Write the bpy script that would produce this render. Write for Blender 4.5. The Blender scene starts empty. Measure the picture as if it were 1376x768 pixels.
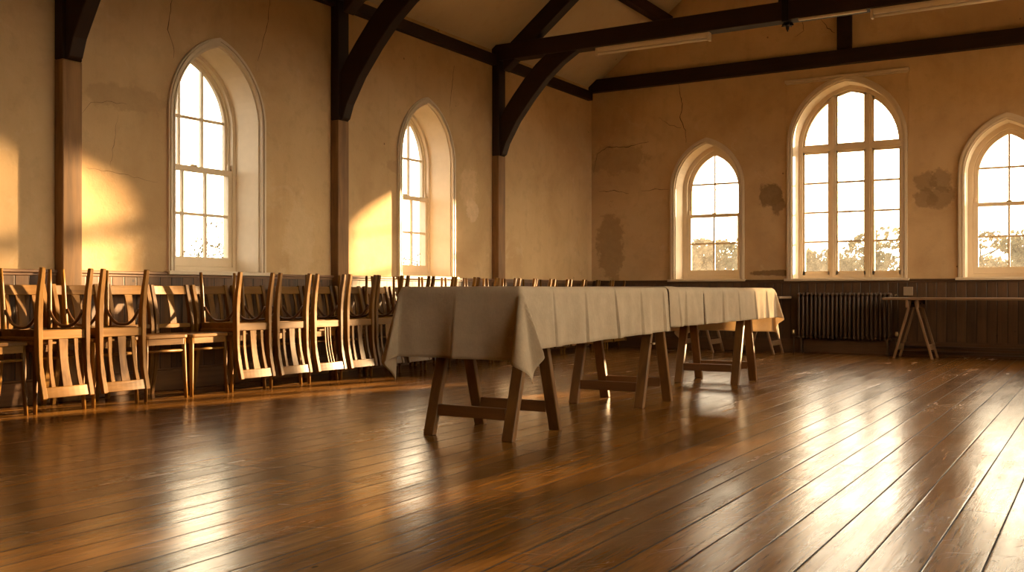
import bpy, bmesh, math, random
from mathutils import Vector, Matrix
random.seed(7)
C = bpy.context.scene.collection
SC = bpy.context.scene

# ------------------------------------------------------------------ metres
XL, XR = -6.14, 0.69            # side walls
YB, YF = 12.33, -4.2            # far gable wall, wall behind the viewer
XC = (XL + XR) / 2              # hall centre line
EAVE, SLOPE = 3.55, 0.78
def roof_z(x): return EAVE + SLOPE * (min(x - XL, XR - x))

# ------------------------------------------------------------------ nodes
class NT:
    def __init__(s, name):
        s.m = bpy.data.materials.new(name); s.m.use_nodes = True
        s.t = s.m.node_tree; s.t.nodes.clear()
        s.out = s.t.nodes.new('ShaderNodeOutputMaterial')
    def n(s, typ, **kw):
        nd = s.t.nodes.new(typ)
        for k, v in kw.items():
            if k.startswith('_'): setattr(nd, k[1:], v)
        for k, v in kw.items():
            if k.startswith('_'): continue
            key = int(k[1:]) if k[0] == 'i' and k[1:].isdigit() else k.replace('__', ' ')
            sock = nd.inputs[key]
            if isinstance(v, bpy.types.NodeSocket): s.t.links.new(v, sock)
            else: sock.default_value = v
        return nd
    def math(s, op, a, b=0.0, c=None, clamp=False):
        kw = dict(i0=a, i1=b)
        if c is not None: kw['i2'] = c
        return s.n('ShaderNodeMath', _operation=op, _use_clamp=clamp, **kw).outputs[0]
    def noise(s, vec, scale, detail=4, rough=.55, dist=0.0):
        return s.n('ShaderNodeTexNoise', Vector=vec, Scale=scale, Detail=detail, Roughness=rough, Distortion=dist).outputs['Fac']
    def ramp(s, fac, stops):
        nd = s.n('ShaderNodeValToRGB', Fac=fac); e = nd.color_ramp.elements
        while len(e) < len(stops): e.new(.5)
        for el, (p, c) in zip(e, stops):
            el.position = p; el.color = c if len(c) == 4 else (*c, 1)
        return nd.outputs[0]
    def mapr(s, v, a, b, c, d):
        return s.n('ShaderNodeMapRange', Value=v, **{'From__Min': a, 'From__Max': b, 'To__Min': c, 'To__Max': d}).outputs[0]
    def mix(s, fac, a, b, mode='MIX'):
        nd = s.t.nodes.new('ShaderNodeMix'); nd.data_type = 'RGBA'; nd.blend_type = mode
        for i, v in ((0, fac), (6, a), (7, b)):
            if isinstance(v, bpy.types.NodeSocket): s.t.links.new(v, nd.inputs[i])
            else: nd.inputs[i].default_value = v if i == 0 or len(v) == 4 else (*v, 1)
        return nd.outputs[2]
    def obj(s): return s.n('ShaderNodeTexCoord').outputs['Object']
    def pos(s): return s.n('ShaderNodeNewGeometry').outputs['Position']
    def scale(s, vec, v, loc=(0, 0, 0)):
        return s.n('ShaderNodeMapping', Vector=vec, Scale=v, Location=loc).outputs[0]
    def bump(s, h, strength=.3, dist=.01):
        return s.n('ShaderNodeBump', Height=h, Strength=strength, Distance=dist).outputs[0]
    def done(s, shader): s.t.links.new(shader, s.out.inputs[0]); return s.m
    def pbr(s, **kw):
        kw = {k: ((*v, 1) if isinstance(v, tuple) and len(v) == 3 and k in ('Base__Color', 'Coat__Tint', 'Emission__Color') else v) for k, v in kw.items()}
        return s.n('ShaderNodeBsdfPrincipled', **kw).outputs[0]

def wood(name, dark, light, rough=.45, axis=2, scale=1.0, rnd=.25, spec=.5):
    t = NT(name); o = t.obj()
    sc = [26 * scale] * 3; sc[axis] = 2.2 * scale
    info = t.n('ShaderNodeObjectInfo').outputs['Random']
    off = t.n('ShaderNodeCombineXYZ', i0=t.math('MULTIPLY', info, 17.0), i1=t.math('MULTIPLY', info, 31.0), i2=t.math('MULTIPLY', info, 5.0)).outputs[0]
    v = t.n('ShaderNodeVectorMath', _operation='ADD', i0=o, i1=off).outputs[0]
    g = t.noise(t.scale(v, sc), 1.0, 6, .6, .6)
    big = t.noise(v, 3.0 * scale, 3)
    f = t.math('ADD', t.math('MULTIPLY', g, .75), t.math('MULTIPLY', big, .35))
    f = t.math('ADD', f, t.mapr(info, 0, 1, -rnd * .5, rnd * .5))
    col = t.ramp(f, [(.28, dark), (.75, light)])
    fine = t.noise(t.scale(v, [k * 5 for k in sc]), 1.0, 3)
    return t.done(t.pbr(Base__Color=col, Roughness=t.mapr(g, .3, .7, rough - .07, rough + .1), Normal=t.bump(fine, .15, .002), **{'Specular__IOR__Level': spec}))

def flat(name, col, rough=.5, metal=0.0, noise=0.0):
    t = NT(name)
    c = (*col, 1)
    if noise:
        f = t.noise(t.obj(), 14, 4)
        c = t.mix(f, tuple(k * (1 - noise) for k in col), tuple(min(1, k * (1 + noise)) for k in col))
    return t.done(t.pbr(Base__Color=c, Roughness=rough, Metallic=metal))

def plaster(name, stains, lime=0.0):
    t = NT(name); p = t.pos()
    n1 = t.noise(p, 1.1, 6, .6, .4); n2 = t.noise(p, 6.5, 5, .65); n3 = t.noise(p, 45, 3, .6)
    col = t.ramp(n1, [(.3, (.49, .325, .165)), (.52, (.59, .41, .22)), (.72, (.65, .465, .26))])
    col = t.mix(t.mapr(n2, .52, .72, 0, .45), col, (.43, .30, .165))
    col = t.mix(t.mapr(t.noise(p, 2.3, 7, .7, 1.2), .60, .68, 0, .30), col, (.68, .53, .34))
    if lime: col = t.mix(lime, col, (.62, .54, .41))
    # streaks running down the plaster
    st = t.noise(t.scale(p, (7, 7, .5)), 1.0, 5, .6)
    col = t.mix(t.mapr(st, .55, .75, 0, .25), col, (.42, .29, .155))
    # small pits and nail holes
    vo = t.n('ShaderNodeTexVoronoi', Vector=t.scale(p, (3.1, 3.1, 3.1)), Scale=1.0).outputs['Distance']
    col = t.mix(t.mapr(vo, .025, .04, .7, 0), col, (.12, .07, .035))
    h = t.math('ADD', t.math('MULTIPLY', n3, .25), t.math('MULTIPLY', n2, .6))
    wob = t.math('MULTIPLY', t.math('SUBTRACT', t.noise(p, 7, 6, .7), .5), 1.7)
    for (c, r, colr, amt) in stains:
        d = t.n('ShaderNodeVectorMath', _operation='SUBTRACT', i0=p, i1=c).outputs[0]
        d = t.n('ShaderNodeVectorMath', _operation='DIVIDE', i0=d, i1=r).outputs[0]
        L = t.n('ShaderNodeVectorMath', _operation='LENGTH', i0=d).outputs['Value']
        f = t.mapr(t.math('ADD', L, wob), .78, .98, amt, 0)
        blot = t.mix(t.noise(p, 16, 5, .7), tuple(k * .7 for k in colr), tuple(min(1, k * 1.3) for k in colr))
        col = t.mix(f, col, blot)
        h = t.math('SUBTRACT', h, t.math('MULTIPLY', f, .5))
    return t.done(t.pbr(Base__Color=col, Roughness=.88, Normal=t.bump(h, .35, .012), **{'Specular__IOR__Level': .2}))

def floor_mat():
    t = NT('varnished_floorboards'); p = t.pos()
    s = t.n('ShaderNodeSeparateXYZ', Vector=p)
    W = .143
    u = t.math('DIVIDE', t.math('ADD', s.outputs[0], 20.0 + .717 - .717 % W + (W - 20 % W)), W)
    u = t.math('DIVIDE', t.math('ADD', s.outputs[0], .717 + 200 * W), W)
    idx = t.math('FLOOR', u); fr = t.math('FRACT', u)
    r1 = t.n('ShaderNodeTexWhiteNoise', _noise_dimensions='1D', W=idx).outputs['Value']
    r2 = t.n('ShaderNodeTexWhiteNoise', _noise_dimensions='1D', W=t.math('ADD', idx, 77.7)).outputs['Value']
    v = t.math('ADD', t.math('DIVIDE', s.outputs[1], 3.6), t.math('MULTIPLY', r1, 9.0))
    jf = t.math('FRACT', v)
    key = t.math('ADD', t.math('MULTIPLY', idx, 3.17), t.math('FLOOR', v))
    r3 = t.n('ShaderNodeTexWhiteNoise', _noise_dimensions='1D', W=key).outputs['Value']
    edge = t.math('MINIMUM', fr, t.math('SUBTRACT', 1.0, fr))
    wid = t.mapr(r2, 0, 1, .010, .024)
    gap = t.math('LESS_THAN', edge, wid)
    jedge = t.math('MINIMUM', jf, t.math('SUBTRACT', 1.0, jf))
    gap = t.math('MAXIMUM', gap, t.math('LESS_THAN', jedge, .0008))
    soft = t.mapr(edge, .0, .055, 1.0, 0.0)
    off = t.n('ShaderNodeCombineXYZ', i0=t.math('MULTIPLY', r3, 40.0), i1=t.math('MULTIPLY', r3, 90.0)).outputs[0]
    pv = t.n('ShaderNodeVectorMath', _operation='ADD', i0=p, i1=off).outputs[0]
    grain = t.noise(t.scale(pv, (34, 1.6, 1)), 1.0, 6, .62, .8)
    fine = t.noise(t.scale(pv, (190, 7, 1)), 1.0, 4, .6)
    patch = t.noise(t.scale(pv, (9, 1.1, 1)), 1.0, 5, .65)
    worn = t.noise(t.scale(p, (1.3, .8, 1)), 1.0, 6, .65)
    f = t.math('ADD', t.math('MULTIPLY', grain, .65), t.math('MULTIPLY', patch, .35))
    f = t.math('ADD', f, t.mapr(r3, 0, 1, -.10, .10))
    col = t.ramp(f, [(.28, (.062, .027, .005)), (.5, (.205, .090, .016)), (.72, (.37, .175, .038))])
    col = t.mix(t.mapr(worn, .5, .7, 0, .4), col, (.24, .125, .042))
    # knots and dents
    vo = t.n('ShaderNodeTexVoronoi', Vector=t.scale(pv, (9, 4.5, 1)), Scale=1.0).outputs['Distance']
    col = t.mix(t.mapr(vo, .03, .07, .75, 0), col, (.022, .010, .004))
    col = t.mix(t.math('MULTIPLY', soft, .28), col, (.05, .022, .009))
    col = t.mix(gap, col, (.010, .005, .003))
    rot = lambda a: t.n('ShaderNodeMapping', Vector=p, Rotation=(0, 0, a)).outputs[0]
    sc1 = t.noise(t.scale(rot(.5), (150, 3, 1)), 1.0, 3, .6); sc2 = t.noise(t.scale(rot(-.9), (3, 170, 1)), 1.0, 3, .6); sc3 = t.noise(t.scale(rot(1.3), (120, 2.5, 1)), 1.0, 2)
    scr = t.math('MAXIMUM', t.math('MAXIMUM', t.mapr(sc1, .66, .72, 0, 1), t.mapr(sc2, .67, .73, 0, 1)), t.mapr(sc3, .68, .74, 0, 1))
    scr = t.math('MULTIPLY', scr, t.mapr(t.noise(t.scale(p, (2.2, 2.2, 1)), 1.0, 4), .45, .62, 0, 1), clamp=True)
    rough = t.mapr(t.math('ADD', t.math('MULTIPLY', patch, .6), t.math('MULTIPLY', worn, .5)), .35, .75, .14, .31)
    rough = t.math('ADD', rough, t.math('MULTIPLY', scr, .18))
    rough = t.math('ADD', rough, t.math('MULTIPLY', gap, .4))
    h = t.math('ADD', t.math('MULTIPLY', grain, .5), t.math('MULTIPLY', fine, .22))
    h = t.math('ADD', h, t.math('MULTIPLY', t.noise(t.scale(p, (9, 2.2, 1)), 1.0, 3), 1.2))
    h = t.math('SUBTRACT', h, t.math('MULTIPLY', t.math('POWER', soft, 2.0), .8))
    h = t.math('SUBTRACT', h, t.math('MULTIPLY', t.mapr(vo, .02, .06, 1, 0), .2))
    h = t.math('SUBTRACT', h, t.math('MULTIPLY', scr, .35))
    nrm = t.bump(h, .17, .005)
    spec = t.mapr(t.math('ADD', t.math('MULTIPLY', t.noise(t.scale(pv, (22, 1.3, 1)), 1.0, 6, .7), .6), t.math('MULTIPLY', worn, .6)), .35, .85, .62, .08)
    col = t.mix(t.mapr(fine, .56, .70, 0, .45), col, (.05, .024, .009))
    spec = t.math('MULTIPLY', spec, t.mapr(r3, 0, 1, .7, 1.1))
    return t.done(t.pbr(Base__Color=col, Roughness=rough, Normal=nrm, **{'Specular__IOR__Level': spec}))

def panel_mat(name, ax, dark, light):
    """vertical matchboard: groove every 0.105 m along world axis ax"""
    t = NT(name); p = t.pos(); s = t.n('ShaderNodeSeparateXYZ', Vector=p)
    u = t.math('DIVIDE', t.math('ADD', s.outputs[ax], 50.0), .105)
    idx = t.math('FLOOR', u); fr = t.math('FRACT', u)
    r = t.n('ShaderNodeTexWhiteNoise', _noise_dimensions='1D', W=idx).outputs['Value']
    edge = t.math('MINIMUM', fr, t.math('SUBTRACT', 1.0, fr))
    groove = t.mapr(edge, .02, .06, 1, 0)
    off = t.n('ShaderNodeCombineXYZ', i0=t.math('MULTIPLY', r, 30.0), i1=t.math('MULTIPLY', r, 50.0), i2=t.math('MULTIPLY', r, 9.0)).outputs[0]
    pv = t.n('ShaderNodeVectorMath', _operation='ADD', i0=p, i1=off).outputs[0]
    g = t.noise(t.scale(pv, (30, 30, 1.8)), 1.0, 6, .6, .6); b = t.noise(pv, 3.5, 4)
    f = t.math('ADD', t.math('ADD', t.math('MULTIPLY', g, .6), t.math('MULTIPLY', b, .4)), t.mapr(r, 0, 1, -.1, .1))
    col = t.ramp(f, [(.3, dark), (.7, light)])
    vo = t.n('ShaderNodeTexVoronoi', Vector=t.scale(p, (7, 7, 7)), Scale=1.0).outputs['Distance']
    col = t.mix(t.mapr(vo, .06, .10, .8, 0), col, (.03, .014, .006))
    col = t.mix(t.math('MULTIPLY', groove, .85), col, (.018, .009, .004))
    h = t.math('SUBTRACT', t.math('MULTIPLY', g, .2), groove)
    return t.done(t.pbr(Base__Color=col, Roughness=.5, Normal=t.bump(h, .6, .008)))

M = {}
M['floor'] = floor_mat()
M['wall_left'] = plaster('aged_plaster_side', [
    ((XL, 9.25, 1.90), (.3, .19, .26), (.70, .50, .29), .75),
    ((XL, 9.33, 1.66), (.3, .15, .13), (.74, .56, .36), .7),
    ((XL, 8.0, 2.0), (.3, .30, .07), (.42, .27, .14), .5),
    ((XL, 4.75, 2.15), (.3, .45, .10), (.40, .27, .14), .45),
    ((XL, 6.55, 1.2), (.3, .2, .4), (.66, .50, .31), .4)])
M['wall_back'] = plaster('aged_plaster_gable', [
    ((-3.64, YB, 1.95), (.17, .3, .17), (.25, .165, .085), .9),
    ((-3.55, YB, 1.82), (.10, .3, .14), (.25, .165, .085), .8),
    ((-1.82, YB, 2.0), (.15, .3, .15), (.24, .155, .075), .6), ((-1.66, YB, 2.02), (.14, .3, .14), (.22, .14, .07), .6),
    ((-1.83, YB, 1.84), (.14, .3, .13), (.22, .14, .07), .6), ((-1.67, YB, 1.83), (.15, .3, .15), (.24, .155, .075), .6),
    ((-3.60, YB, .98), (.30, .3, .045), (.17, .10, .045), .8),
    ((-5.85, YB, 1.35), (.22, .3, .55), (.36, .24, .12), .7),
    ((-5.75, YB, 2.55), (.5, .3, .22), (.38, .26, .13), .5)])
M['ceil'] = plaster('ceiling_plaster', [], .7)
M['beam_x'] = wood('dark_oak_across', (.007, .0032, .0014), (.030, .013, .0055), .55, 0, 1, .1, .3)
M['beam_y'] = wood('dark_oak_along', (.007, .0032, .0014), (.030, .013, .0055), .55, 1, 1, .1, .3)
M['post'] = wood('worn_oak_post', (.10, .05, .019), (.33, .18, .075), .6, 2, .8, .05, .3)
M['chair'] = wood('honey_chair_wood', (.066, .026, .003), (.225, .105, .014), .42, 2, 1.0, .35, .22)
M['chair_seat'] = wood('honey_seat_wood', (.062, .025, .003), (.215, .100, .014), .40, 1, 1.0, .3, .25)
M['bent'] = wood('bentwood_brown', (.04, .016, .005), (.11, .043, .013), .35, 1, 1.0, .2)
M['trestle'] = wood('trestle_timber', (.085, .038, .010), (.22, .108, .029), .5, 2, .9, .25)
M['trestle_rail'] = wood('trestle_rail_timber', (.095, .041, .013), (.22, .104, .035), .5, 0, .9, .25)
M['board'] = wood('table_board', (.16, .085, .04), (.36, .21, .105), .5, 1, .9, .1)
M['board_x'] = wood('table_board_across', (.14, .08, .04), (.30, .185, .10), .5, 0, .9, .1)
M['pale_trestle'] = wood('pale_trestle_timber', (.13, .075, .036), (.27, .165, .085), .55, 2, .9, .1)
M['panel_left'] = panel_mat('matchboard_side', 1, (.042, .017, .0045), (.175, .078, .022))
M['panel_back_shaded'] = panel_mat('matchboard_gable_shaded', 0, (.040, .019, .008), (.105, .054, .024))  # same wood as the side panelling, gable shade put into the colour
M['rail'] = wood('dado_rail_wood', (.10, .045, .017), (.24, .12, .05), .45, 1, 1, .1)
M['rail_x_shaded'] = wood('dado_rail_gable_shaded', (.05, .024, .01), (.12, .06, .027), .45, 0, 1, .1)  # side rail wood darkened, the gable's shade painted in
M['paint'] = flat('cream_window_paint', (.66, .55, .40), .45, 0, .07)
M['reveal'] = flat('limewashed_reveal', (.72, .61, .46), .7, 0, .08)
M['iron'] = flat('black_iron', (.012, .010, .009), .5, .6, .2)
M['radiator'] = flat('brown_radiator_paint', (.070, .040, .021), .45, 0, .15)
M['brass'] = flat('worn_brass', (.55, .42, .22), .35, .8, .1)
M['enamel'] = flat('aged_white_enamel', (.62, .50, .34), .4, 0, .06)
M['tube'] = flat('unlit_tube_glass', (.78, .70, .56), .25)
M['plate'] = flat('pale_plate', (.33, .25, .17), .5, 0, .1)
M['crack'] = flat('crack_shadow', (.075, .042, .020), .95)

def glass_mat():
    t = NT('old_window_glass'); p = t.pos()
    tr = t.n('ShaderNodeBsdfTransparent', Color=(.97, .97, .95, 1)).outputs[0]
    gl = t.n('ShaderNodeBsdfGlossy', Color=(1, 1, 1, 1), Roughness=.03).outputs[0]
    dirt_haze = t.n('ShaderNodeBsdfTranslucent', Color=(.80, .78, .72, 1)).outputs[0]
    z = t.n('ShaderNodeSeparateXYZ', Vector=p).outputs[2]
    d = t.math('ADD', t.mapr(t.noise(p, 5.5, 5, .6), .45, .8, .008, .04), t.math('MULTIPLY', t.mapr(z, 1.75, 1.0, 0, .035), t.mapr(t.noise(p, 9, 4), .3, .7, .5, 1.1)))  # random dirt, plus painted haze thicker low on the panes
    a = t.n('ShaderNodeMixShader', Fac=d, i1=tr, i2=dirt_haze).outputs[0]
    f = t.n('ShaderNodeFresnel', IOR=t.mapr(t.n('ShaderNodeNewGeometry').outputs['Backfacing'], 0, 1, 1.35, 1 / 1.35)).outputs[0]
    return t.done(t.n('ShaderNodeMixShader', Fac=f, i1=a, i2=gl).outputs[0])
M['glass'] = glass_mat()

def cloth_mat():
    t = NT('unbleached_linen'); p = t.obj()
    n = t.noise(p, 9, 5, .6); w = t.noise(t.scale(p, (220, 220, 40)), 1.0, 2)
    col = t.mix(t.mapr(n, .35, .7, 0, 1), (.58, .49, .365), (.69, .59, .45))
    col = t.mix(t.mapr(w, .4, .7, 0, .25), col, (.45, .37, .26))
    b = t.bump(t.math('ADD', t.math('MULTIPLY', w, .2), t.noise(p, 16, 5, .6)), .4, .008)
    d = t.n('ShaderNodeBsdfDiffuse', Color=col, Roughness=.6, Normal=b).outputs[0]
    tl = t.n('ShaderNodeBsdfTranslucent', Color=t.mix(.5, col, (.75, .58, .36)), Normal=b).outputs[0]
    return t.done(t.n('ShaderNodeMixShader', Fac=.30, i1=d, i2=tl).outputs[0])
M['cloth'] = cloth_mat()
def leaf_mat(name, c):
    t = NT(name); f = t.noise(t.pos(), .9, 4)
    col = t.mix(f, tuple(k * .75 for k in c), tuple(min(1, k * 1.2) for k in c))
    d = t.n('ShaderNodeBsdfDiffuse', Color=col).outputs[0]
    tl = t.n('ShaderNodeBsdfTranslucent', Color=col).outputs[0]
    return t.done(t.n('ShaderNodeMixShader', Fac=.4, i1=d, i2=tl).outputs[0])
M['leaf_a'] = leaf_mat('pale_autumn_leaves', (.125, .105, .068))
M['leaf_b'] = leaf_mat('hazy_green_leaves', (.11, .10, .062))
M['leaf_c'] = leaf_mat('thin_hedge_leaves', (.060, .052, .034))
M['bark'] = flat('grey_bark', (.06, .045, .03), .9, 0, .2)
M['grass'] = flat('winter_grass', (.06, .052, .03), .95, 0, .2)

# ------------------------------------------------------------------ mesh helpers
def obj(name, bm, mat, parent=None, bevel=0.0, smooth=False, seg=1):
    bmesh.ops.remove_doubles(bm, verts=bm.verts, dist=1e-5)
    if bevel:
        bmesh.ops.recalc_face_normals(bm, faces=bm.faces)
        es = [e for e in bm.edges if len(e.link_faces) == 2 and e.calc_face_angle(0) > .5]
        bmesh.ops.bevel(bm, geom=es, offset=bevel, segments=seg, profile=.5, affect='EDGES', clamp_overlap=True)
    bmesh.ops.recalc_face_normals(bm, faces=bm.faces)
    me = bpy.data.meshes.new(name); bm.to_mesh(me); bm.free()
    if smooth:
        for p in me.polygons: p.use_smooth = True
    o = bpy.data.objects.new(name, me); C.objects.link(o)
    if mat: me.materials.append(mat)
    if parent: o.parent = parent
    return o
def NB(): return bmesh.new()
def empty(name, loc=(0, 0, 0), rz=0):
    o = bpy.data.objects.new(name, None); o.empty_display_size = .1
    o.location = loc; o.rotation_euler = (0, 0, rz); C.objects.link(o); return o
def tag(o, label, cat, group=None):
    o['label'] = label; o['category'] = cat
    if group: o['group'] = group
    return o
def struct(o): o['kind'] = 'structure'; return o

def hexa(bm, a, b):
    """solid between two quads a (4 pts) and b (4 pts)"""
    va = [bm.verts.new(p) for p in a]; vb = [bm.verts.new(p) for p in b]
    bm.faces.new(va[::-1]); bm.faces.new(vb)
    for i in range(4):
        j = (i + 1) % 4; bm.faces.new((va[i], va[j], vb[j], vb[i]))
def box(bm, x0, x1, y0, y1, z0, z1):
    q = lambda z: [(x0, y0, z), (x1, y0, z), (x1, y1, z), (x0, y1, z)]
    hexa(bm, q(z0), q(z1))
def bar(bm, p0, p1, w, h, side=(0, 1, 0), w1=None, h1=None):
    """square bar from p0 to p1; w along `side`, h across"""
    p0, p1 = Vector(p0), Vector(p1); d = (p1 - p0).normalized()
    s = Vector(side); s = (s - d * s.dot(d)).normalized(); n = d.cross(s)
    def q(p, w, h): return [p + s * w / 2 * a + n * h / 2 * b for a, b in ((-1, -1), (1, -1), (1, 1), (-1, 1))]
    hexa(bm, q(p0, w, h), q(p1, w if w1 is None else w1, h if h1 is None else h1))
def sweep(bm, pts, sec, side=(0, 1, 0)):
    """rectangular section swept through pts; sec = list of (w,h)"""
    pts = [Vector(p) for p in pts]; rings = []
    for i, p in enumerate(pts):
        d = (pts[min(i + 1, len(pts) - 1)] - pts[max(i - 1, 0)]).normalized()
        s = Vector(side); s = (s - d * s.dot(d)).normalized(); n = d.cross(s); w, h = sec[i]
        rings.append([bm.verts.new(p + s * w / 2 * a + n * h / 2 * b) for a, b in ((-1, -1), (1, -1), (1, 1), (-1, 1))])
    for a, b in zip(rings, rings[1:]):
        for i in range(4):
            j = (i + 1) % 4; bm.faces.new((a[i], a[j], b[j], b[i]))
    bm.faces.new(rings[0][::-1]); bm.faces.new(rings[-1])
def tube(bm, pts, rad, n=10):
    pts = [Vector(p) for p in pts]
    if not isinstance(rad, (list, tuple)): rad = [rad] * len(pts)
    rings = []; ref = None
    for i, p in enumerate(pts):
        d = (pts[min(i + 1, len(pts) - 1)] - pts[max(i - 1, 0)]).normalized()
        if ref is None:
            ref = d.orthogonal().normalized()
        ref = (ref - d * ref.dot(d)).normalized(); s = d.cross(ref)
        rings.append([bm.verts.new(p + (ref * math.cos(2 * math.pi * k / n) + s * math.sin(2 * math.pi * k / n)) * rad[i]) for k in range(n)])
    for a, b in zip(rings, rings[1:]):
        for i in range(n):
            j = (i + 1) % n; bm.faces.new((a[i], a[j], b[j], b[i]))
    bm.faces.new(rings[0][::-1]); bm.faces.new(rings[-1])
def prism(bm, poly, f0, f1):
    """polygon (2D) mapped by f0 and f1 to two planes and joined"""
    a = [bm.verts.new(f0(*p)) for p in poly]; b = [bm.verts.new(f1(*p)) for p in poly]
    bm.faces.new(a[::-1]); bm.faces.new(b)
    for i in range(len(poly)):
        j = (i + 1) % len(poly); bm.faces.new((a[i], a[j], b[j], b[i]))

# ------------------------------------------------------------------ openings
class Arch:
    """pointed opening: centre uc, sill zb, spring zs, half width a, rise h"""
    def __init__(s, uc, zb, zs, a, h):
        s.uc, s.zb, s.zs, s.a = uc, zb, zs, a
        s.r = (a * a + h * h) / (2 * a)
    def top(s, u, d=0.0):
        k = abs(u - s.uc); c = s.r - s.a
        v = (s.r - d) ** 2 - (k + c) ** 2
        return s.zs + math.sqrt(max(v, 0))
    def line(s, d=0.0, n=14, zb=None, db=None):
        """outline inset by d, from bottom left over the point to bottom right"""
        c = s.r - s.a; R = s.r - d
        zb = (s.zb + (d if db is None else db)) if zb is None else zb
        am = math.acos(max(-1, min(1, c / R)))
        L = [(s.uc - s.a + d, zb)]
        L += [(s.uc + c - R * math.cos(am * i / n), s.zs + R * math.sin(am * i / n)) for i in range(n + 1)]
        Rr = [(2 * s.uc - u, z) for u, z in L[::-1]]
        return L + Rr[1:]

def ring(bm, P, outer, inner, t0, t1):
    n = len(outer); g = lambda pts, t: [bm.verts.new(P(u, z, t)) for u, z in pts]
    oa, ia, ob, ib = g(outer, t0), g(inner, t0), g(outer, t1), g(inner, t1)
    for i in range(n):
        j = (i + 1) % n
        bm.faces.new((oa[i], oa[j], ia[j], ia[i])); bm.faces.new((ob[j], ob[i], ib[i], ib[j]))
        bm.faces.new((oa[j], oa[i], ob[i], ob[j])); bm.faces.new((ia[i], ia[j], ib[j], ib[i]))
def openring(bm, P, outer, inner, t0, t1):
    """same, but not closed along the bottom"""
    n = len(outer); g = lambda pts, t: [bm.verts.new(P(u, z, t)) for u, z in pts]
    oa, ia, ob, ib = g(outer, t0), g(inner, t0), g(outer, t1), g(inner, t1)
    for i in range(n - 1):
        j = i + 1
        bm.faces.new((oa[i], oa[j], ia[j], ia[i])); bm.faces.new((ob[j], ob[i], ib[i], ib[j]))
        bm.faces.new((oa[j], oa[i], ob[i], ob[j])); bm.faces.new((ia[i], ia[j], ib[j], ib[i]))
    for k in (0, n - 1): bm.faces.new((oa[k], ia[k], ib[k], ob[k]))
def pbox(bm, P, u0, u1, z0, z1, t0, t1):
    hexa(bm, [P(u0, z0, t0), P(u1, z0, t0), P(u1, z1, t0), P(u0, z1, t0)],
         [P(u0, z0, t1), P(u1, z0, t1), P(u1, z1, t1), P(u0, z1, t1)])

THICK = .42
def wall(name, P, u0, u1, top, arches, mat, extra=()):
    bm = NB(); cuts = {u0, u1, *extra}
    for A in arches:
        c = A.r - A.a; n = 14; am = math.acos(c / A.r)
        for i in range(n + 1):
            k = c - A.r * math.cos(am * i / n); cuts |= {round(A.uc + k, 6), round(A.uc - k, 6)}
    cuts = sorted(cuts)
    for t in (0, THICK):
        for a, b in zip(cuts, cuts[1:]):
            if b - a < 1e-5: continue
            m = (a + b) / 2; A = next((A for A in arches if abs(m - A.uc) < A.a), None)
            spans = [((0, 0), (top(a), top(b)))] if A is None else [((0, 0), (A.zb, A.zb)), ((A.top(a), A.top(b)), (top(a), top(b)))]
            for (la, lb), (ha, hb) in spans:
                bm.faces.new([bm.verts.new(P(*q, t)) for q in ((a, la), (b, lb), (b, hb), (a, ha))])
    for A in arches:
        L = A.line(0, 14, A.zb); n = len(L)
        for i in range(n):
            j = (i + 1) % n
            bm.faces.new([bm.verts.new(P(*L[i], 0)), bm.verts.new(P(*L[j], 0)), bm.verts.new(P(*L[j], THICK)), bm.verts.new(P(*L[i], THICK))])
    for e in (u0, u1):
        bm.faces.new([bm.verts.new(P(e, z, t)) for z, t in ((0, 0), (top(e), 0), (top(e), THICK), (0, THICK))])
    return struct(obj(name, bm, mat))

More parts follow.
